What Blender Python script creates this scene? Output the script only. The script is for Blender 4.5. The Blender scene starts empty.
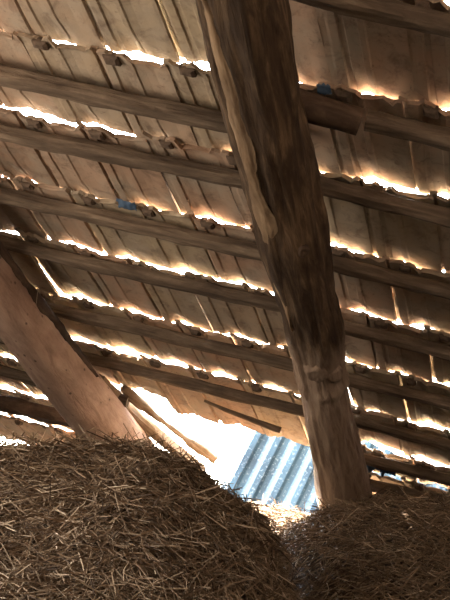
import bpy, math, random
import numpy as np
from mathutils import Vector, Matrix, noise

C = bpy.context.scene.collection
SC = bpy.context.scene
PI = math.pi

# ------------------------------------------------------------------ frame of the barn
# world: X right, Y away from the viewer, Z up, loft floor at z = 0 (metres)
EYE = Vector((0, 0, 1.6))
CAM_R = Vector((0.9772281, 0.0082840, 0.2120297))     # camera right
CAM_D = Vector((0.2121914, -0.0381512, -0.9764831))   # camera down
CAM_F = Vector((0.0, 0.9992376, -0.0390402))          # camera forward
# the roof slope: U along the eaves, V down the slope (tile courses drift a little sideways), N outwards
U = Vector((0.9842183, -0.1769586, 0.0))
V = Vector((0.3383557, 0.7700036, -0.5409343))
N = Vector((0.0976315, 0.5430121, 0.8340300))
O = Vector((-0.4033734, 2.6153863, 2.0741362))

def P(a, b, c=0.0):
    """a along the eaves, b down the slope, c metres INSIDE (below) the tiles' underside"""
    return O + U * a + V * b - N * c

# ------------------------------------------------------------------ camera, sky, sun, light, exposure
cam_data = bpy.data.cameras.new('camera')
cam = bpy.data.objects.new('camera', cam_data)
C.objects.link(cam)
cam_data.sensor_width = 36.0
cam_data.lens = 60.0
cam_data.clip_start = 0.05
cam_data.clip_end = 300
m3 = Matrix((CAM_R, -CAM_D, -CAM_F)).transposed()
cam.matrix_world = Matrix.Translation(EYE) @ m3.to_4x4()
SC.camera = cam

SC.view_settings.view_transform = 'Standard'
SC.view_settings.look = 'None'
SC.view_settings.exposure = -0.33
SC.view_settings.gamma = 1.0
SC.view_settings.use_curve_mapping = False
SC.cycles.use_denoising = True
SC.cycles.max_bounces = 10
SC.cycles.diffuse_bounces = 6
SC.cycles.sample_clamp_indirect = 30.0

world = bpy.data.worlds.new('sky')
SC.world = world
world.use_nodes = True
bg = world.node_tree.nodes['Background']
# a hazy bright sky: strongest round the sun, dimmer on the far side
TO_SUN = Vector((-0.46, 0.64, 0.66)).normalized()
wt = world.node_tree
w_tc = wt.nodes.new('ShaderNodeTexCoord')
w_dot = wt.nodes.new('ShaderNodeVectorMath'); w_dot.operation = 'DOT_PRODUCT'
w_dot.inputs[1].default_value = TO_SUN
wt.links.new(w_tc.outputs['Generated'], w_dot.inputs[0])
w_map = wt.nodes.new('ShaderNodeMapRange')
w_map.interpolation_type = 'SMOOTHSTEP'
w_map.inputs['From Min'].default_value = 0.25
w_map.inputs['From Max'].default_value = 1.0
w_map.inputs['To Min'].default_value = 1.6
w_map.inputs['To Max'].default_value = 75.0
wt.links.new(w_dot.outputs['Value'], w_map.inputs['Value'])
wt.links.new(w_map.outputs['Result'], bg.inputs['Strength'])
bg.inputs['Color'].default_value = (0.86, 0.94, 1.0, 1)

def lamp(name, kind, loc, aim, energy, color, **kw):
    d = bpy.data.lights.new(name, kind)
    d.energy = energy
    d.color = color
    for k, v in kw.items():
        setattr(d, k, v)
    o = bpy.data.objects.new(name, d)
    C.objects.link(o)
    o.location = loc
    o.rotation_euler = (Vector(aim) - Vector(loc)).to_track_quat('-Z', 'Y').to_euler()
    return o

lamp('sun', 'SUN', TO_SUN * 30, (0, 0, 0), 250.0, (1.0, 0.93, 0.82), angle=math.radians(1.2))
# added fill lamps: left, as through an unseen door, and weaker behind the viewer
lamp('left_fill', 'AREA', (-1.86, 2.0, 1.45), (0.0, 3.05, 1.80), 22.0, (1.0, 0.84, 0.67), shape='RECTANGLE', size=1.1, size_y=1.0, spread=math.radians(125))
lamp('back_fill', 'AREA', (0.6, -2.86, 1.3), (0.2, 2.6, 1.5), 0.4, (1.0, 0.84, 0.68), shape='RECTANGLE', size=1.0, size_y=1.2)

# ------------------------------------------------------------------ materials
def newmat(name):
    m = bpy.data.materials.new(name)
    m.use_nodes = True
    nt = m.node_tree
    b = nt.nodes['Principled BSDF']
    b.inputs['Roughness'].default_value = 0.9
    b.inputs['Specular IOR Level'].default_value = 0.2
    return m, nt, b

def node(nt, t, **kw):
    n = nt.nodes.new(t)
    for k, v in kw.items():
        setattr(n, k, v)
    return n

def ramp(nt, fac, stops):
    r = node(nt, 'ShaderNodeValToRGB')
    e = r.color_ramp.elements
    while len(e) < len(stops):
        e.new(0.5)
    for el, (p, c) in zip(e, stops):
        el.position = p
        el.color = (*c, 1)
    nt.links.new(fac, r.inputs['Fac'])
    return r.outputs['Color']

def coords(nt, scale):
    """object coordinates, moved by the object's own random number so copies differ"""
    tc = node(nt, 'ShaderNodeTexCoord')
    oi = node(nt, 'ShaderNodeObjectInfo')
    mul = node(nt, 'ShaderNodeMath', operation='MULTIPLY')
    mul.inputs[1].default_value = 60.0
    nt.links.new(oi.outputs['Random'], mul.inputs[0])
    add = node(nt, 'ShaderNodeVectorMath', operation='ADD')
    nt.links.new(tc.outputs['Object'], add.inputs[0])
    nt.links.new(mul.outputs[0], add.inputs[1])
    mp = node(nt, 'ShaderNodeMapping')
    mp.inputs['Scale'].default_value = scale
    nt.links.new(add.outputs[0], mp.inputs['Vector'])
    return mp.outputs['Vector'], oi.outputs['Random']

def noise_tex(nt, vec, scale, detail=5, rough=0.6, dist=0.0):
    n = node(nt, 'ShaderNodeTexNoise')
    n.inputs['Scale'].default_value = scale
    n.inputs['Detail'].default_value = detail
    n.inputs['Roughness'].default_value = rough
    n.inputs['Distortion'].default_value = dist
    nt.links.new(vec, n.inputs['Vector'])
    return n.outputs['Fac']

def mix(nt, fac, a, b, mode='MIX'):
    x = node(nt, 'ShaderNodeMix', data_type='RGBA', blend_type=mode)
    for s, v in ((0, fac), (6, a), (7, b)):
        if isinstance(v, (int, float)):
            x.inputs[s].default_value = v
        elif isinstance(v, tuple):
            x.inputs[s].default_value = (*v, 1)
        else:
            nt.links.new(v, x.inputs[s])
    return x.outputs[2]

def bump(nt, b, h, strength, dist):
    n = node(nt, 'ShaderNodeBump')
    n.inputs['Strength'].default_value = strength
    n.inputs['Distance'].default_value = dist
    nt.links.new(h, n.inputs['Height'])
    nt.links.new(n.outputs['Normal'], b.inputs['Normal'])

def mat_clay():
    m, nt, b = newmat('weathered_clay')
    v, rnd = coords(nt, (1, 1, 1))
    big = noise_tex(nt, v, 7, 4, 0.6)
    fine = noise_tex(nt, v, 55, 5, 0.7)
    base = ramp(nt, rnd, [(0.0, (0.34, 0.215, 0.14)), (0.35, (0.42, 0.275, 0.185)), (0.7, (0.36, 0.265, 0.175)), (1.0, (0.42, 0.325, 0.21))])
    dusty = mix(nt, ramp(nt, big, [(0.40, (0, 0, 0)), (0.68, (1, 1, 1))]), base, (0.33, 0.265, 0.195))
    stained = mix(nt, ramp(nt, noise_tex(nt, v, 16, 6, 0.7, 0.6), [(0.50, (0, 0, 0)), (0.72, (0.75, 0.75, 0.75))]), dusty, (0.14, 0.09, 0.062))
    specks = mix(nt, ramp(nt, fine, [(0.60, (0, 0, 0)), (0.72, (0.6, 0.6, 0.6))]), stained, (0.13, 0.085, 0.055))
    nt.links.new(specks, b.inputs['Base Color'])
    bump(nt, b, fine, 0.5, 0.004)
    return m

def mat_wood(name, dark, mid, light, stretch=9.0, holes=0.0, bare_lit=None):
    """grain runs along the object's own z axis"""
    m, nt, b = newmat(name)
    v, rnd = coords(nt, (stretch, stretch, 1))
    g = noise_tex(nt, v, 5.0, 7, 0.65, 0.5)
    v2, _ = coords(nt, (1, 1, 0.6))
    blot = noise_tex(nt, v2, 7.0, 5, 0.65, 0.4)
    c = ramp(nt, g, [(0.28, dark), (0.5, mid), (0.72, light)])
    c = mix(nt, ramp(nt, blot, [(0.38, (0, 0, 0)), (0.70, (0.8, 0.8, 0.8))]), c, dark)
    if bare_lit:
        # paler below this height: bark gone, with the hole's light put into the colour
        tc = node(nt, 'ShaderNodeTexCoord')
        sp = node(nt, 'ShaderNodeSeparateXYZ')
        nt.links.new(tc.outputs['Object'], sp.inputs[0])
        ad = node(nt, 'ShaderNodeMath', operation='MULTIPLY_ADD')
        nt.links.new(blot, ad.inputs[0]); ad.inputs[1].default_value = 0.5
        nt.links.new(sp.outputs['Z'], ad.inputs[2])
        mr = node(nt, 'ShaderNodeMapRange')
        mr.inputs['From Min'].default_value = bare_lit + 0.18; mr.inputs['From Max'].default_value = bare_lit + 0.40
        nt.links.new(ad.outputs[0], mr.inputs['Value'])
        pale = ramp(nt, g, [(0.30, (0.17, 0.11, 0.075)), (0.5, (0.31, 0.215, 0.15)), (0.7, (0.42, 0.31, 0.22))])
        c = mix(nt, mr.outputs['Result'], c, pale)
    if holes:
        vo = node(nt, 'ShaderNodeTexVoronoi')
        vo.inputs['Scale'].default_value = holes
        v3, _ = coords(nt, (1, 1, 0.6))
        nt.links.new(v3, vo.inputs['Vector'])
        h = ramp(nt, vo.outputs['Distance'], [(0.07, (0.8, 0.8, 0.8)), (0.15, (0, 0, 0))])
        c = mix(nt, h, c, tuple(x * 0.25 for x in dark))
    nt.links.new(c, b.inputs['Base Color'])
    bump(nt, b, g, 0.9, 0.010)
    return m

def mat_straw(name, tones, mound=False):
    m, nt, b = newmat(name)
    if mound:
        v, _ = coords(nt, (1, 1, 1))
        f = noise_tex(nt, v, 60, 6, 0.75)
        bump(nt, b, f, 1.0, 0.02)
    else:
        g = node(nt, 'ShaderNodeNewGeometry')
        f = g.outputs['Random Per Island']
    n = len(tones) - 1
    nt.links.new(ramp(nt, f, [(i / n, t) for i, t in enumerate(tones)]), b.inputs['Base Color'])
    return m

def mat_plain(name, col, rough=0.8, vary=0.3, scale=12):
    m, nt, b = newmat(name)
    v, _ = coords(nt, (1, 1, 1))
    f = noise_tex(nt, v, scale, 5, 0.65)
    nt.links.new(ramp(nt, f, [(0.3, tuple(x * (1 - vary) for x in col)), (0.7, tuple(min(1, x * (1 + vary)) for x in col))]), b.inputs['Base Color'])
    b.inputs['Roughness'].default_value = rough
    return m

def mat_sheet():
    m, nt, b = newmat('speckled_blue_sheet')
    v, _ = coords(nt, (1, 1, 1))
    f = noise_tex(nt, v, 55, 4, 0.7)
    w = noise_tex(nt, v, 4, 3, 0.5)
    c = mix(nt, ramp(nt, w, [(0.35, (0, 0, 0)), (0.65, (1, 1, 1))]), (0.006, 0.024, 0.046), (0.036, 0.082, 0.122))
    c = mix(nt, ramp(nt, f, [(0.56, (0, 0, 0)), (0.64, (0.85, 0.85, 0.85))]), c, (0.17, 0.21, 0.235))
    nt.links.new(c, b.inputs['Base Color'])
    b.inputs['Roughness'].default_value = 0.45
    b.inputs['Specular IOR Level'].default_value = 0.5
    return m

CLAY = mat_clay()
BATTEN = mat_wood('old_batten_wood', (0.055, 0.037, 0.025), (0.155, 0.108, 0.072), (0.28, 0.205, 0.14))
LOG = mat_wood('log_wood', (0.026, 0.016, 0.010), (0.090, 0.055, 0.032), (0.26, 0.165, 0.092), 9.0, bare_lit=1.76)
LOGPALE = mat_wood('smooth_log_wood', (0.22, 0.14, 0.10), (0.41, 0.265, 0.19), (0.50, 0.345, 0.25), 5.0, holes=24)
KNOT = mat_wood('knot_wood', (0.03, 0.018, 0.012), (0.09, 0.055, 0.035), (0.20, 0.13, 0.085), 3.0)
BROKEN = mat_wood('broken_batten_wood', (0.12, 0.08, 0.05), (0.28, 0.20, 0.13), (0.42, 0.31, 0.21))
STRAW = mat_straw('straw', [(0.045, 0.027, 0.016), (0.135, 0.083, 0.046), (0.22, 0.143, 0.083), (0.09, 0.055, 0.031), (0.42, 0.30, 0.19)])
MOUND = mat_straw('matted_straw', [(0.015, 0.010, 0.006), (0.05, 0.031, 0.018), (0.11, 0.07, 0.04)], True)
SHEET = mat_sheet()
NIB_SHADE = mat_plain('nib_shade_clay', (0.11, 0.075, 0.052), 0.9, 0.4, 60)  # darker clay for the nibs: their shade is put into the colour
PLANK = mat_plain('dark_planks', (0.05, 0.037, 0.028))
EARTH = mat_plain('loft_floor_boards', (0.12, 0.09, 0.06))
GROUND = mat_plain('yard_ground', (0.55, 0.50, 0.42))
TARP = mat_plain('blue_plastic', (0.07, 0.11, 0.17), 0.45)

# ------------------------------------------------------------------ helpers
def obj(name, verts, faces, mat, parent=None, loc=(0, 0, 0), rot=None, smooth=False):
    me = bpy.data.meshes.new(name)
    me.from_pydata([tuple(v) for v in verts], [], faces)
    me.materials.append(mat)
    if smooth:
        me.polygons.foreach_set('use_smooth', [True] * len(me.polygons))
    me.update()
    o = bpy.data.objects.new(name, me)
    C.objects.link(o)
    M = Matrix.Translation(Vector(loc))
    if rot is not None:
        M = M @ rot.to_4x4()
    if parent is not None:
        o.parent = parent
    o.matrix_basis = M
    return o

def tag(o, label, cat, group=None, kind=None):
    if label: o['label'] = label
    if cat: o['category'] = cat
    if group: o['group'] = group
    if kind: o['kind'] = kind
    return o

def struct(o):
    o['kind'] = 'structure'
    return o

def fbm(p, s=1.0, o=4):
    return noise.fractal(Vector(p) * s, 0.9, 2.0, o, noise_basis='PERLIN_ORIGINAL')

def axis_frame(d, up=None):
    z = d.normalized()
    x = (up if up is not None else N).cross(z)
    if x.length < 1e-4:
        x = Vector((1, 0, 0)).cross(z)
    x.normalize()
    y = z.cross(x)
    return Matrix((x, y, z)).transposed()

def pole(length, rfun, nseg, nside, bend, seed, rough=0.05, grain=0.0, square=2.0, aspect=1.0):
    """a bar along local z from 0 to length; superellipse section, rough split surface"""
    verts, faces = [], []
    for i in range(nseg + 1):
        t = i / nseg
        z = t * length
        bx = bend * math.sin(PI * t) + 0.5 * bend * fbm((z * 1.3, seed, 0), 1.0)
        by = 0.7 * bend * fbm((seed * 3.1, z * 1.1, 5), 1.0)
        r = rfun(t)
        for k in range(nside):
            a = 2 * PI * k / nside
            ca, sa = math.cos(a), math.sin(a)
            e = (abs(ca) ** square + abs(sa) ** square) ** (-1.0 / square)
            w = 1 + rough * 2.0 * fbm((ca * 1.2 + seed, sa * 1.2, z / max(r, 0.01) * 0.16), 1.0)
            w += grain * fbm((ca * 5 + seed, sa * 5, z * 2.0), 1.0)
            verts.append((bx + ca * e * r * w * aspect, by + sa * e * r * w, z))
    for i in range(nseg):
        for k in range(nside):
            k2 = (k + 1) % nside
            faces.append((i * nside + k, i * nside + k2, (i + 1) * nside + k2, (i + 1) * nside + k))
    rnd = random.Random(seed)
    for base, rev in ((0, True), (nseg * nside, False)):
        c = Vector((0, 0, 0))
        for k in range(nside):
            c += Vector(verts[base + k])
        c /= nside
        verts.append(tuple(c + Vector((0, 0, rnd.uniform(-0.004, 0.004)))))
        ci = len(verts) - 1
        for k in range(nside):
            k2 = (k + 1) % nside
            faces.append((ci, base + k2, base + k) if rev else (ci, base + k, base + k2))
    return verts, faces

def pole_between(name, p, q, rfun, mat, parent=None, nseg=40, nside=10, bend=0.0, seed=1, rough=0.08, grain=0.03, square=2.0, aspect=1.0, up=None):
    d = q - p
    v, f = pole(d.length, rfun, nseg, nside, bend, seed, rough, grain, square, aspect)
    return obj(name, v, f, mat, parent, p, axis_frame(d, up), smooth=square < 3)

# ------------------------------------------------------------------ the shell of the barn
def slab(name, quad, thick, mat, along=None):
    n = (quad[1] - quad[0]).cross(quad[3] - quad[0]).normalized() * thick
    v = list(quad) + [p + n for p in quad]
    f = [(0, 3, 2, 1), (4, 5, 6, 7), (0, 1, 5, 4), (1, 2, 6, 5), (2, 3, 7, 6), (3, 0, 4, 7)]
    return struct(obj(name, v, f, mat))

W = lambda x, y, z: Vector((x, y, z))
struct(slab('floor', [W(-1.95, -3, 0), W(3.2, -3, 0), W(3.2, 5.4, 0), W(-1.95, 5.4, 0)], -0.08, EARTH))
slab('wall_right', [W(3.2, -3, 0), W(3.2, 5.4, 0), W(3.2, 5.4, 5), W(3.2, -3, 5)], -0.06, PLANK)
# left wall, opened up where the added left fill lamp stands
slab('wall_left', [W(-1.95, -3, 0), W(-1.95, 1.4, 0), W(-1.95, 1.4, 5), W(-1.95, -3, 5)], 0.06, PLANK)
slab('wall_left.001', [W(-1.95, 2.6, 0), W(-1.95, 5.4, 0), W(-1.95, 5.4, 5), W(-1.95, 2.6, 5)], 0.06, PLANK)
slab('wall_left.002', [W(-1.95, 1.4, 2.0), W(-1.95, 2.6, 2.0), W(-1.95, 2.6, 5), W(-1.95, 1.4, 5)], 0.06, PLANK)
slab('wall_back', [W(-1.95, -3, 0), W(3.2, -3, 0), W(3.2, -3, 5), W(-1.95, -3, 5)], -0.06, PLANK)
slab('wall_front', [P(-2.4, 3.16, 0.02), P(1.3, 3.16, 0.02), W(P(1.3, 3.16).x, P(1.3, 3.16).y, 0), W(P(-2.4, 3.16).x, P(-2.4, 3.16).y, 0)], 0.06, PLANK)

# the parts of the roof beyond the picture: boards round the tiled field
A0, A1, B0 = -1.80, 0.97, -0.64
LE = lambda b: -0.295 - 0.434 * (b + 0.1) - 0.13      # left edge of the tiled field
slab('ceiling', [P(-2.9, -4.0, -0.045), P(4.2, -4.0, -0.045), P(4.2, B0, -0.045), P(-2.9, B0, -0.045)], 0.04, PLANK)
slab('ceiling.001', [P(-2.9, B0, -0.045), P(LE(B0), B0, -0.045), P(LE(3.4), 3.4, -0.045), P(-2.9, 3.4, -0.045)], 0.04, PLANK)
slab('ceiling.002', [P(A1, B0, -0.045), P(4.2, B0, -0.045), P(4.2, 4.0, -0.045), P(A1, 4.0, -0.045)], 0.04, PLANK)
ground = struct(obj('ground', [(-40, 5.6, -2.2), (40, 5.6, -2.2), (40, 90, -2.2), (-40, 90, -2.2), (-40, 5.6, -2.5), (40, 5.6, -2.5), (40, 90, -2.5), (-40, 90, -2.5)],
    [(0, 1, 2, 3), (7, 6, 5, 4), (0, 4, 5, 1), (1, 5, 6, 2), (2, 6, 7, 3), (3, 7, 4, 0)], GROUND))

# ------------------------------------------------------------------ rafters
# main rafter: a thick hewn log, butt end towards the ridge
RC = 0.175
# (a, b, radius) along the log: slimmest under the fourth batten, swelling towards the butt in the straw
LOGLINE = [(0.476, -0.85, 0.097), (0.466, -0.45, 0.0945), (0.457, -0.25, 0.092), (0.449, -0.05, 0.0905), (0.439, 0.219, 0.0925), (0.430, 0.573, 0.092), (0.424, 0.89, 0.0865),
           (0.405, 1.209, 0.0835), (0.380, 1.585, 0.093), (0.359, 2.074, 0.106), (0.336, 2.70, 0.120)]
rp, rq = P(*LOGLINE[0][:2], RC), P(*LOGLINE[-1][:2], RC)
md = rq - rp
LB = [q[1] for q in LOGLINE]
def main_r(t):
    b = LB[0] + t * (LB[-1] - LB[0])
    return float(np.interp(b, LB, [q[2] for q in LOGLINE])) + 0.007 * math.exp(-((b - 1.20) / 0.035) ** 2)
def main_off(t):
    b = LB[0] + t * (LB[-1] - LB[0])
    return float(np.interp(b, LB, [q[0] for q in LOGLINE])) - (LOGLINE[0][0] + t * (LOGLINE[-1][0] - LOGLINE[0][0]))
def shift_log(verts, fr, length):
    u = fr.transposed() @ U
    return [tuple(Vector(v) + u * main_off(min(1, max(0, v[2] / length)))) for v in verts]
mv, mf = pole(md.length, main_r, 200, 60, 0.006, 7, 0.095, 0.10)
main_log = obj('rafter_log', shift_log(mv, axis_frame(md), md.length), mf, LOG, None, rp, axis_frame(md), True)
tag(main_log, 'thick dark log rafter running down into the straw on the right', 'log')
mfr = axis_frame(md)

def knot(name, parent, base, d, r, seed, mat=KNOT, hollow=True):
    """a ring-shaped branch scar; base and direction d in the log's own frame"""
    v, f = [], []
    n = 14
    prof = [(1.25, -0.5), (1.1, 0.10), (0.85, 0.34), (0.55, 0.26), (0.3, 0.0 if hollow else 0.35)]
    z = d.normalized(); x = Vector((0, 0, 1)).cross(z).normalized(); y = z.cross(x)
    for (pr, ph) in prof:
        for k in range(n):
            a = 2 * PI * k / n
            w = 1 + 0.3 * fbm((math.cos(a) + seed, math.sin(a), pr), 1.0)
            v.append(base + (x * math.cos(a) * pr * w + y * math.sin(a) * pr * w * 1.4) * r + z * ph * r)
    for i in range(len(prof) - 1):
        for k in range(n):
            k2 = (k + 1) % n
            f.append((i * n + k, i * n + k2, (i + 1) * n + k2, (i + 1) * n + k))
    f.append(tuple((len(prof) - 1) * n + k for k in range(n)))
    return obj(name, v, f, mat, parent, smooth=True)

inv_m = mfr.transposed()
view_local = inv_m @ (EYE - P(0.4, 0.6, RC)).normalized()
vl = Vector((view_local.x, view_local.y, 0)).normalized()
side = Vector((-vl.y, vl.x, 0))
if (mfr @ side).dot(CAM_R) < 0: side = -side
for (z, ang, r, sd) in ((0.53, -62, 0.020, 3), (1.86, -20, 0.030, 5), (1.90, 24, 0.024, 9), (1.22, 12, 0.014, 12)):
    a = math.radians(ang)
    d = vl * math.cos(a) + side * math.sin(a)
    knot('knot', main_log, d * main_r(z / md.length) * 0.98 + Vector((0, 0, z)) + (inv_m @ U) * main_off(z / md.length), d, r, sd, LOG if z > 1.5 else KNOT, z < 1.5)

def bark_strip(parent, fr, rfun, offv, length, vl_, side_, z0, z1, a0, a1, mat, seed):
    """a ragged strip of bark still clinging along the log"""
    v, f = [], []
    nz, na = 90, 8
    for inner in (0, 1):
        for i in range(nz + 1):
            z = z0 + (z1 - z0) * i / nz
            taper = min(1.0, 6 * i / nz, 6 * (1 - i / nz))
            am = (a0 + a1) / 2 + 9 * fbm((z * 3, seed, 0), 1)
            hw = max(2.0, ((a1 - a0) / 2 + 12 * fbm((z * 7, seed, 3), 1)) * taper)
            for k in range(na + 1):
                an = math.radians(am + hw * (2 * k / na - 1))
                edge = 1 - abs(2 * k / na - 1) ** 3
                r = rfun(z / length) * (1.0 + (0.085 + 0.05 * fbm((z * 12, an * 6, seed), 1)) * edge - (0.13 if inner else 0.0) - 0.03 * (1 - edge))
                v.append(vl_ * math.cos(an) * r + side_ * math.sin(an) * r + Vector((0, 0, z)) + offv * main_off(z / length))
    q = (nz + 1) * (na + 1)
    for i in range(nz):
        for k in range(na):
            a = i * (na + 1) + k
            f.append((a, a + 1, a + na + 2, a + na + 1)); f.append((q + a, q + a + na + 1, q + a + na + 2, q + a + 1))
        for k in (0, na):
            a = i * (na + 1) + k
            f.append((a, a + na + 1, q + a + na + 1, q + a))
    for k in range(na):
        for i in (0, nz):
            a = i * (na + 1) + k
            f.append((a, q + a, q + a + 1, a + 1))
    o = obj('bark_strip', v, f, mat, parent, smooth=True)
    return o

BARK = mat_wood('pale_bark', (0.10, 0.062, 0.036), (0.27, 0.175, 0.10), (0.40, 0.28, 0.17), 6.0)
o = bark_strip(main_log, mfr, main_r, inv_m @ U, md.length, vl, side, 0.30, 1.62, -66, -34, BARK, 3)
o['label'] = 'paler strip of clinging bark'

lp, lq = P(-0.858, -0.65, 0.15), P(-0.682, 2.75, 0.15)
left_log = pole_between('rafter_log', lp, lq, lambda t: 0.072 + 0.054 * t, LOGPALE, None, 110, 32, 0.010, 21, 0.05, 0.015)
tag(left_log, 'smooth reddish log rafter with worm holes leaning behind the left straw heap', 'log')
lfr = axis_frame(lq - lp)
vl2 = lfr.transposed() @ (EYE - P(-0.73, 1.5, 0.15)).normalized()
vl2 = Vector((vl2.x, vl2.y, 0)).normalized()
s2 = Vector((-vl2.y, vl2.x, 0))
for (z, ang, r, sd) in ((2.02, 25, 0.011, 4), (2.42, -20, 0.010, 6)):
    a = math.radians(ang); d = vl2 * math.cos(a) + s2 * math.sin(a)
    knot('knot', left_log, d * 0.100 + Vector((0, 0, z)), d, r, sd)

o = bark_strip(left_log, lfr, lambda t: 0.072 + 0.054 * t, Vector((0, 0, 0)), (lq - lp).length, vl2, s2 if (lfr @ s2).dot(CAM_R) > 0 else -s2, 1.35, 2.45, 48, 70, KNOT, 8)
o['label'] = 'dark strip of clinging bark'

# ------------------------------------------------------------------ battens
def batten(a0, b0, a1, b1, r, seed, label, c=0.032, bend=0.010, square=4.0, mat=BATTEN, asp=1.0):
    o = pole_between('roof_batten', P(a0, b0, c + r * 0.5), P(a1, b1, c + r * 0.5), lambda t: r * (1 + 0.12 * fbm((t * 6, seed, 2), 1)), mat,
                     None, 46, 14, bend, seed, 0.10, 0.05, square, asp)
    return tag(o, label, 'batten', 'battens under the clay tiles')

ORD = ['top', 'second', 'third', 'fourth', 'fifth', 'sixth', 'seventh', 'lowest']
#        left: row fraction at far left, at the log ; right: at the log, far right ; radius
BT = [(-0.34, .06, .06, .0, .045, .024), (0.0, .080, .150, .020, .056, .024), (0.34, .040, .055, .0, .033, .022), (0.68, .025, .045, .015, .045, .022),
      (1.02, .0, .0, .030, .032, .021), (1.36, .0, .032, .044, .038, .021), (1.70, .034, .020, .0, .020, .020), (2.04, .03, .03, .015, -.010, .022), (2.38, .03, .03, .01, .0, .024)]
ROWFIX = [(-0.0, 0), (.0105, -.0151), (-.0105, .0053), (-.0034, .0096), (-.0088, .0262), (.0116, -.0061), (.0267, .0116), (.0114, .0059), (-.0436, -.0664)]
def row_b(n, a):
    """where the upper edges of tile course n lie"""
    c0, c1 = ROWFIX[n + 1] if -1 <= n <= 7 else (0.0, 0.0)
    return n * 0.34 + c0 + c1 * max(-0.9, min(a, 0.9))

names_l = ['hidden', 'top', 'second', 'third', 'fourth', 'fifth', 'sixth']
for i, (b, fl, fl2, fr_, fr2, r) in enumerate(BT):
    n = i - 1
    am = 0.45 - 0.018 * i
    if i >= 1 and i <= 6:
        a_left = -0.75 - 0.17 * i
        batten(a_left, row_b(n, a_left) + fl, am - 0.01, row_b(n, am) + fl2, r, 30 + i,
               'rough brown roof batten, %s one from the top, left of the thick log' % names_l[i].replace('top', 'first'))
    if i in (7, 8):
        # left of the hole only
        ae = -0.62 if i == 7 else -0.66
        batten(-1.85, row_b(n, -0.9) + fl, ae, row_b(n, -0.7) + fl, r + (0.014 if i == 8 else 0.003), 30 + i,
               'short roof batten behind the left log, just above the straw' if i == 8 else 'short roof batten behind the left log, second above the straw', square=3, mat=KNOT if i == 8 else BATTEN)
    a_st = 0.652 if i == 1 else am + 0.01
    batten(a_st, row_b(n, am) + fr_ + (0.02 if i == 1 else 0), 1.22, row_b(n, 0.9) + fr2, r, 60 + i,
           'rough dark roof batten, %s one from the top, right of the thick log' % (['first', 'second', 'third', 'fourth', 'fifth', 'sixth', 'seventh', 'eighth', 'ninth'][i]), square=3.2)

# short round pole whose sawn end sticks out right of the main log
o = round_pole = pole_between('round_pole', P(0.40, -0.005, 0.055), P(0.640, 0.040, 0.055), lambda t: 0.036, KNOT, None, 20, 18, 0.004, 91, 0.06, 0.02)
tag(o, 'short dark round pole with sawn end poking out beside the thick log', 'pole')

# broken battens hanging in the hole, and a loose stick
o = pole_between('broken_batten', P(-0.725, 1.96, 0.03), P(-0.44, 2.66, 0.04), lambda t: 0.030 - 0.004 * t, BROKEN, None, 30, 12, 0.015, 95, 0.12, 0.05, 3.0)
tag(o, 'thick broken batten slanting across the bright hole beside the left log', 'batten')
o = pole_between('broken_batten', P(-0.640, 2.02, 0.02), P(-0.35, 2.54, 0.03), lambda t: 0.016 + 0.006 * math.sin(t * 9), BROKEN, None, 34, 10, 0.02, 97, 0.25, 0.08, 2.5)
tag(o, 'thin splintered batten slanting across the middle of the bright hole', 'batten')
o = pole_between('loose_stick', P(-0.22, 1.86, 0.055), P(0.091, 1.934, 0.07), lambda t: 0.006 + 0.008 * t, BATTEN, None, 26, 8, 0.008, 99, 0.15, 0.04)
tag(o, 'thin brown stick lying under the tiles just above the hole', 'stick')

# ------------------------------------------------------------------ clay tiles
TW, TR = 0.206, 0.34                                       # covering width and gauge
def tile_vertex(x, y, z):
    return U * x + V * y + N * z

PROFILE = [(0.0, .0135, 1), (.020, .0135, 1), (.0225, .002, 0), (.030, .0, 0), (.050, .0, 0), (.054, .005, 0), (.066, .005, 0), (.070, .0, 0), (.085, .001, 0), (.100, .0, 0),
           (.104, -.004, 0), (.117, -.004, 0), (.121, .0, 0), (.145, .003, 0), (.170, .003, 0), (.195, .0, 0), (.206, -.001, 0), (.216, -.001, 0)]
def tile_mesh(seed, flange=True, length=0.366):
    rnd = random.Random(seed)
    prof = PROFILE if flange else [(.0055, .002, 0)] + PROFILE[2:]
    ny = 22
    low, up = [], []
    sx = rnd.uniform(0, 50)
    for j in range(ny + 1):
        t = j / ny
        for (x, z, fl) in prof:
            y = t * length
            if j == 0:
                y += 0.017 * fbm((x * 34 + sx, 0, 0), 1.0) + (0.016 if x > 0.11 else 0.0) - (0.012 if x > 0.195 else 0)
            if j == ny:
                y += 0.006 * fbm((x * 26 + sx, 7, 0), 1.0)
            s = max(0.0, (t - 0.70) / 0.30); s = s * s * (3 - 2 * s)
            arch = max(0.0, math.sin((x - 0.02) / 0.206 * 2 * PI - 0.9)) ** 2
            zz = z + t * 0.020 + s * (0.003 + 0.017 * arch) + 0.0025 * fbm((x * 18 + sx, y * 14, 1), 1.0)
            if j <= 1:
                zz -= 0.007 if j == 0 else 0.003
            th = 0.010 if fl else 0.0125
            low.append(tile_vertex(x, y, zz))
            up.append(tile_vertex(x, y, zz + th))
    nx = len(prof)
    n0 = len(low)
    v = low + up
    f = []
    for j in range(ny):
        for i in range(nx - 1):
            a = j * nx + i
            f.append((a, a + 1, a + nx + 1, a + nx))
            f.append((n0 + a, n0 + a + nx, n0 + a + nx + 1, n0 + a + 1))
    for j in range(ny):
        for i in (0, nx - 1):
            a = j * nx + i
            f.append((a, a + nx, n0 + a + nx, n0 + a) if i == 0 else (a, n0 + a, n0 + a + nx, a + nx))
    for i in range(nx - 1):
        f.append((i, n0 + i, n0 + i + 1, i + 1))
        a = ny * nx + i
        f.append((a, a + 1, n0 + a + 1, n0 + a))
    me = bpy.data.meshes.new('roof_tile')
    me.from_pydata([tuple(p) for p in v], [], f)
    me.materials.append(CLAY)
    me.update()
    return me

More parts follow.
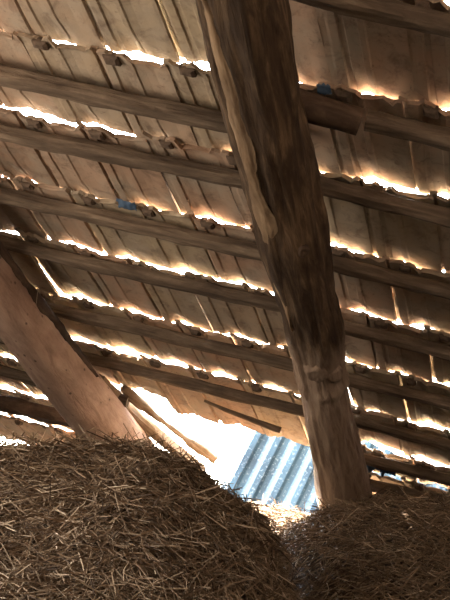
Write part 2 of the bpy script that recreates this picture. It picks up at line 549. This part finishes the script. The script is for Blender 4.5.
def nib_mesh(seed):
    rnd = random.Random(seed)
    v, f = [], []
    x0 = 0.052 + rnd.uniform(-.012, .012); w = rnd.uniform(.028, .044); h = rnd.uniform(.014, .022); y0 = .004; d = rnd.uniform(.018, .030)
    for (sx, sy, z) in ((0, 0, .008), (0, 0, -h * .6), (.18, .2, -h)):
        for (qx, qy) in ((0, 0), (1, 0), (1, 1), (0, 1)):
            xx = x0 + w * (sx + qx * (1 - 2 * sx)); yy = y0 + d * (sy + qy * (1 - 2 * sy))
            v.append(tile_vertex(xx + rnd.uniform(-.002, .002), yy + rnd.uniform(-.002, .002), z))
    for i in range(2):
        for k in range(4):
            k2 = (k + 1) % 4
            f.append((i * 4 + k, (i + 1) * 4 + k, (i + 1) * 4 + k2, i * 4 + k2))
    f.append((8, 11, 10, 9)); f.append((0, 1, 2, 3))
    me = bpy.data.meshes.new('hanging_nib')
    me.from_pydata([tuple(p) for p in v], [], f)
    me.materials.append(NIB_SHADE)
    me.update()
    return me

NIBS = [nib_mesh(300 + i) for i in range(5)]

def project(p):
    d = p - EYE
    z = d.dot(CAM_F)
    return 225 + 1000 * d.dot(CAM_R) / z, 300 + 1000 * d.dot(CAM_D) / z

PHASE = {-3: -.02, -2: -.05, -1: -.07, 0: -.097, 1: -.04, 2: .0, 3: -.10, 4: -.025, 5: -.07, 6: -.02, 7: -.08, 8: -.04}
rnd = random.Random(11)
COUNT = ['', 'first', 'second', 'third', 'fourth', 'fifth', 'sixth', 'seventh', 'eighth', 'ninth', 'tenth', 'eleventh', 'twelfth']
# joints the daylight comes through: course -> a of the joint
SLITS = {-1: (0.487, 0.683), 0: (0.145, -0.32, 0.586), 1: (-0.03, 0.203), 2: (-0.161,), 3: (-0.066,)}
tiles = []
for n in range(-2, 9):
    ph = PHASE[n]
    k0 = math.floor((A0 - ph) / TW); k1 = math.ceil((A1 - ph) / TW)
    for k in range(k0, k1):
        a = ph + k * TW
        if a + TW > A1 + 0.30 or a < A0 - 0.1:
            continue
        if n in (6, 7, 8) and -0.86 < a + 0.05 and a + TW < 0.36:
            continue                                          # the hole
        if n == 8 and a < 0.3 and a > -1.0:
            continue
        b = row_b(n, a + TW / 2)
        # seen at all?
        cxy = [project(P(a + u, b + v)) for u in (0, .1, .21) for v in (0, .17, .35)]
        if all(x < -50 or x > 500 or y < -45 or y > 530 for x, y in cxy):
            continue
        tiles.append([n, k, a, b])

walk = 0.0
for n, k, a, b in tiles:
    slit = any(abs(a - s) < TW * 0.5 for s in SLITS.get(n, ()))
    hole_edge = n == 5 and -0.62 < a < 0.30
    gauge = row_b(n + 1, a + TW / 2) - b
    me = tile_mesh(1000 + 40 * n + k, not slit, 0.495 if hole_edge else gauge + (0.030 if n != -1 else 0.024))
    o = bpy.data.objects.new('clay_tile', me)
    C.objects.link(o)
    yaw = math.radians(rnd.gauss(0, 0.4)) + (math.radians(-0.8) if slit else 0)
    walk = 0.62 * walk + rnd.gauss(-0.14, 0.52)
    pitch = math.radians(min(1.2, max(-1.15, walk)))
    roll = math.radians(rnd.gauss(0, 0.4))
    R = Matrix.Rotation(yaw, 3, N) @ Matrix.Rotation(pitch, 3, U) @ Matrix.Rotation(roll, 3, V)
    o.location = P(a + rnd.gauss(0, .002), b + rnd.gauss(0, .006), rnd.uniform(-.002, .002))
    o.rotation_euler = R.to_euler()
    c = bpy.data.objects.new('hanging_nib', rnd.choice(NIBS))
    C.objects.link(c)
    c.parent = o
    tiles[[t[:2] for t in tiles].index([n, k])].append(o)

# labels: count each course away from the thick log
for n in range(-2, 9):
    row = [t for t in tiles if t[0] == n]
    left, right, mid = [], [], []
    for t in row:
        x, y = project(P(t[2] + 0.11, t[3] + 0.18))
        ax = 240 + 0.214 * y
        hw = 46 - 0.035 * y
        (mid if abs(x - ax) < hw * 0.62 else left if x < ax else right).append((x, t[4]))
    L_NAME = {-2: 'uppermost', -1: 'topmost', 0: 'second', 1: 'third', 2: 'fourth', 3: 'fifth', 4: 'sixth', 5: 'seventh', 6: 'eighth', 7: 'ninth', 8: 'tenth'}
    R_NAME = {-2: 'topmost', -1: 'second', 0: 'third', 1: 'fourth', 2: 'fifth', 3: 'sixth', 4: 'seventh', 5: 'eighth', 6: 'ninth', 7: 'tenth', 8: 'eleventh'}
    left.sort(key=lambda q: -q[0]); right.sort(key=lambda q: q[0]); mid.sort(key=lambda q: q[0])
    for s, lst in (('left', left), ('right', right)):
        for i, (x, o) in enumerate(lst):
            tag(o, 'clay roof tile, %s course from the top, %s tile %s of the thick log' % ((L_NAME if s == 'left' else R_NAME)[n], COUNT[min(i + 1, 12)], s), 'roof tile', 'clay tiles of the roof')
    for i, (x, o) in enumerate(mid):
        which = '' if len(mid) == 1 else (' left edge' if i == 0 else ' right edge' if i == len(mid) - 1 else ' middle')
        tag(o, 'clay roof tile, %s course from the top, behind the thick log%s' % (L_NAME[n], which and "'s" + which), 'roof tile', 'clay tiles of the roof')

# ------------------------------------------------------------------ corrugated sheet outside, beyond the hole
def corrugated():
    # facing the barn: ribs climb away from it
    v, f = [], []
    w, l = 1.5, 0.9
    nx = 26 * 12
    for j in range(9):
        for side_ in (0, 1):
            for i in range(nx + 1):
                x = w * i / nx
                ph = (x / 0.13) % 1.0
                h = 0.024 * (ph / 0.34 if ph < 0.34 else 1.0 if ph < 0.62 else max(0.0, 1 - (ph - 0.62) / 0.12))
                v.append((x, l * j / 8, h - side_ * 0.003))
    row = nx + 1
    for j in range(8):
        for i in range(nx):
            a = (2 * j) * row + i; b = (2 * j + 2) * row + i
            f.append((a, a + 1, b + 1, b))
            a2 = a + row; b2 = b + row
            f.append((a2, b2, b2 + 1, a2 + 1))
    return v, f
v, f = corrugated()
sy = Vector((0.076, 0.10, 0.256)).normalized()
sx = Vector((0.97, -0.24, 0.0)); sx = (sx - sy * sx.dot(sy)).normalized()
sz = sx.cross(sy)
o = obj('corrugated_sheet', v, f, SHEET, None, Vector((0.225, 6.2, 0.21)) - sy * 0.25, Matrix((sx, sy, sz)).transposed())
tag(o, 'pale blue corrugated roofing sheet seen outside through the hole in the tiles', 'roofing sheet')

# scraps of blue plastic caught between the courses, and a dangling thread
def scrap(p, w, h, seed, label, tilt=0.3):
    v, f = [], []
    nx_, ny_ = 12, 8
    for s_ in (0, 1):
        for j in range(ny_ + 1):
            for i in range(nx_ + 1):
                x = (i / nx_ - .5) * w * (1 + .3 * fbm((j * .5, seed, 1), 1)); y = (j / ny_ - .5) * h * (1 + .4 * fbm((i * .4, seed, 4), 1))
                z = 0.35 * h * fbm((x * 40, y * 40, seed), 1) + tilt * y + s_ * 0.0012
                v.append(U * x + V * y - N * z)
    q = (nx_ + 1) * (ny_ + 1)
    for j in range(ny_):
        for i in range(nx_):
            a = j * (nx_ + 1) + i
            f.append((a, a + 1, a + nx_ + 2, a + nx_ + 1)); f.append((q + a, q + a + nx_ + 1, q + a + nx_ + 2, q + a + 1))
    ring = [i for i in range(nx_ + 1)] + [j * (nx_ + 1) + nx_ for j in range(1, ny_ + 1)] + [ny_ * (nx_ + 1) + i for i in range(nx_ - 1, -1, -1)] + [j * (nx_ + 1) for j in range(ny_ - 1, 0, -1)]
    for k in range(len(ring)):
        a, b_ = ring[k], ring[(k + 1) % len(ring)]
        f.append((a, q + a, q + b_, b_))
    return tag(obj('plastic_scrap', v, f, TARP, None, p, None, True), label, 'plastic', 'scraps of blue plastic')
scrap(P(0.475, 2.12, 0.035), 0.13, 0.08, 3, 'dark blue plastic scrap right of the thick log, low above the straw')
scrap(P(-0.19, 0.665, 0.012), 0.065, 0.030, 5, 'small blue plastic scrap stuck above the third batten left of the thick log')
scrap(P(0.545, -0.005, 0.012), 0.035, 0.030, 8, 'tiny blue plastic scrap above the sawn pole end beside the thick log')
tp = P(-0.612, 1.075, 0.07)
tag(pole_between('hanging_thread', tp, tp + Vector((0.004, 0, -0.14)), lambda t: 0.0009, BROKEN, None, 20, 6, 0.004, 5), 'thin pale thread dangling from the roof above the left log', 'thread')

# ------------------------------------------------------------------ straw
def interp(xs, zs, x):
    return float(np.interp(x, xs, zs))
LX = [-1.2, -0.571, -0.519, -0.36, -0.147, -0.03, 0.08, 0.191, 0.267, 0.319, 0.42, 0.6]
LZ = [0.85, 0.960, 0.968, 1.003, 1.045, 1.030, 0.980, 0.928, 0.872, 0.790, 0.58, 0.30]
RX = [-0.6, 0.2, 0.384, 0.456, 0.555, 0.696, 0.88, 0.994, 1.105, 1.6]
RZ = [0.44, 0.45, 0.54, 0.66, 0.760, 0.815, 0.855, 0.865, 0.885, 0.95]
def hl(x, y):
    z = interp(LX, LZ, x)
    d = y - 2.7
    z -= (0.30 * (-d) + 0.12 * d * d) if d < 0 else 0.9 * d * d + 0.15 * d
    return z + 0.030 * fbm((x * 3, y * 3, 3), 1.0, 4)
def hr(x, y):
    z = interp(RX, RZ, x)
    d = y - 3.75
    if d < 0: z += 0.02 * d - 0.02 * d * d
    else: z = z + (0.50 - z) * min(1, d / 0.55) ** 1.3 * (0.9 if x < 0.75 else 0.35)
    z += 0.030 * fbm((x * 3 + 9, y * 3, 7), 1.0, 4)
    roof = O.z - (N.x * (x - O.x) + N.y * (y - O.y)) / N.z
    return min(z, roof - 0.16)                            # the straw stays under the tiles

def heap(name, hf, x0, x1, y0, y1, nx, ny, count, seed, label, keep):
    rng = random.Random(seed)
    v, f, mi = [], [], []
    for j in range(ny + 1):
        for i in range(nx + 1):
            x = x0 + (x1 - x0) * i / nx; y = y0 + (y1 - y0) * j / ny
            v.append((x, y, max(0.01, hf(x, y) - 0.012)))
    for j in range(ny):
        for i in range(nx):
            a = j * (nx + 1) + i
            f.append((a, a + 1, a + nx + 2, a + nx + 1)); mi.append(0)
    # skirt down to the floor
    ring = [i for i in range(nx + 1)] + [j * (nx + 1) + nx for j in range(1, ny + 1)] + [ny * (nx + 1) + i for i in range(nx - 1, -1, -1)] + [j * (nx + 1) for j in range(ny - 1, 0, -1)]
    base = len(v)
    for r in ring:
        v.append((v[r][0], v[r][1], 0.0))
    for q in range(len(ring)):
        q2 = (q + 1) % len(ring)
        f.append((ring[q], base + q, base + q2, ring[q2])); mi.append(0)
    # stalks
    made = 0
    while made < count:
        x = rng.uniform(x0, x1); y = rng.uniform(y0, y1)
        p = keep(rng, x, y)
        if not p:
            continue
        z = hf(x, y)
        if z < 0.03:
            continue
        made += 1
        e = 0.01
        n = Vector((hf(x - e, y) - hf(x + e, y), hf(x, y - e) - hf(x, y + e), 2 * e)).normalized()
        n = (n + Vector((0, 0, 0.3))).normalized()
        yaw = rng.uniform(0, 2 * PI)
        t = Vector((math.cos(yaw), math.sin(yaw), 0)); t = (t - n * t.dot(n)).normalized()
        t = (t + n * rng.gauss(0.12, 0.26)).normalized()
        L = rng.choice((rng.uniform(.03, .09), rng.uniform(.06, .15), rng.uniform(.09, .22)))
        r = rng.uniform(.0009, .0024) * (1.25 if rng.random() < .12 else 1)
        s = t.cross(n).normalized(); w = s.cross(t)
        bend = rng.gauss(0, .10) * L; bz = rng.gauss(-.04, .08) * L
        kink = rng.random() < .25
        c0 = Vector((x, y, z + rng.uniform(-.012, .012)))
        b0 = len(v)
        ns = 3
        for q in range(ns + 1):
            u = q / ns - .5
            cv = (abs(u) * 2 if kink else 4 * u * u)
            c = c0 + t * (u * L) + s * (bend * cv) + w * (bz * cv)
            rr = r * (1 - .5 * abs(u))
            for k in range(3):
                aa = 2 * PI * k / 3
                pt = c + s * (math.cos(aa) * rr) + w * (math.sin(aa) * rr)
                v.append((pt.x, pt.y, pt.z))
        for q in range(ns):
            for k in range(3):
                k2 = (k + 1) % 3
                f.append((b0 + q * 3 + k, b0 + q * 3 + k2, b0 + q * 3 + 3 + k2, b0 + q * 3 + 3 + k)); mi.append(1)
        f.append((b0 + 2, b0 + 1, b0)); mi.append(1)
        f.append((b0 + ns * 3, b0 + ns * 3 + 1, b0 + ns * 3 + 2)); mi.append(1)
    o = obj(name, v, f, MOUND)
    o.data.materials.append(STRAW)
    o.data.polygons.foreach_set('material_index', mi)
    return tag(o, label, 'straw', None, 'stuff')

def seen(rng, x, y):
    px, py = project(Vector((x, y, hl(x, y))))
    return -260 < px < 520 and py < 700 and y < 3.0 and x < 0.42
heap('straw_heap', hl, -1.5, 0.55, 1.7, 3.25, 60, 50, 20000, 5, 'large rounded heap of loose straw, its crest in front of the left log', seen)
def seen2(rng, x, y):
    px, py = project(Vector((x, y, hr(x, y))))
    return 180 < px < 620 and py < 680
heap('straw_heap', hr, -0.1, 1.8, 1.95, 4.62, 50, 70, 17000, 6, 'lower spread of loose straw around the foot of the thick log', seen2)
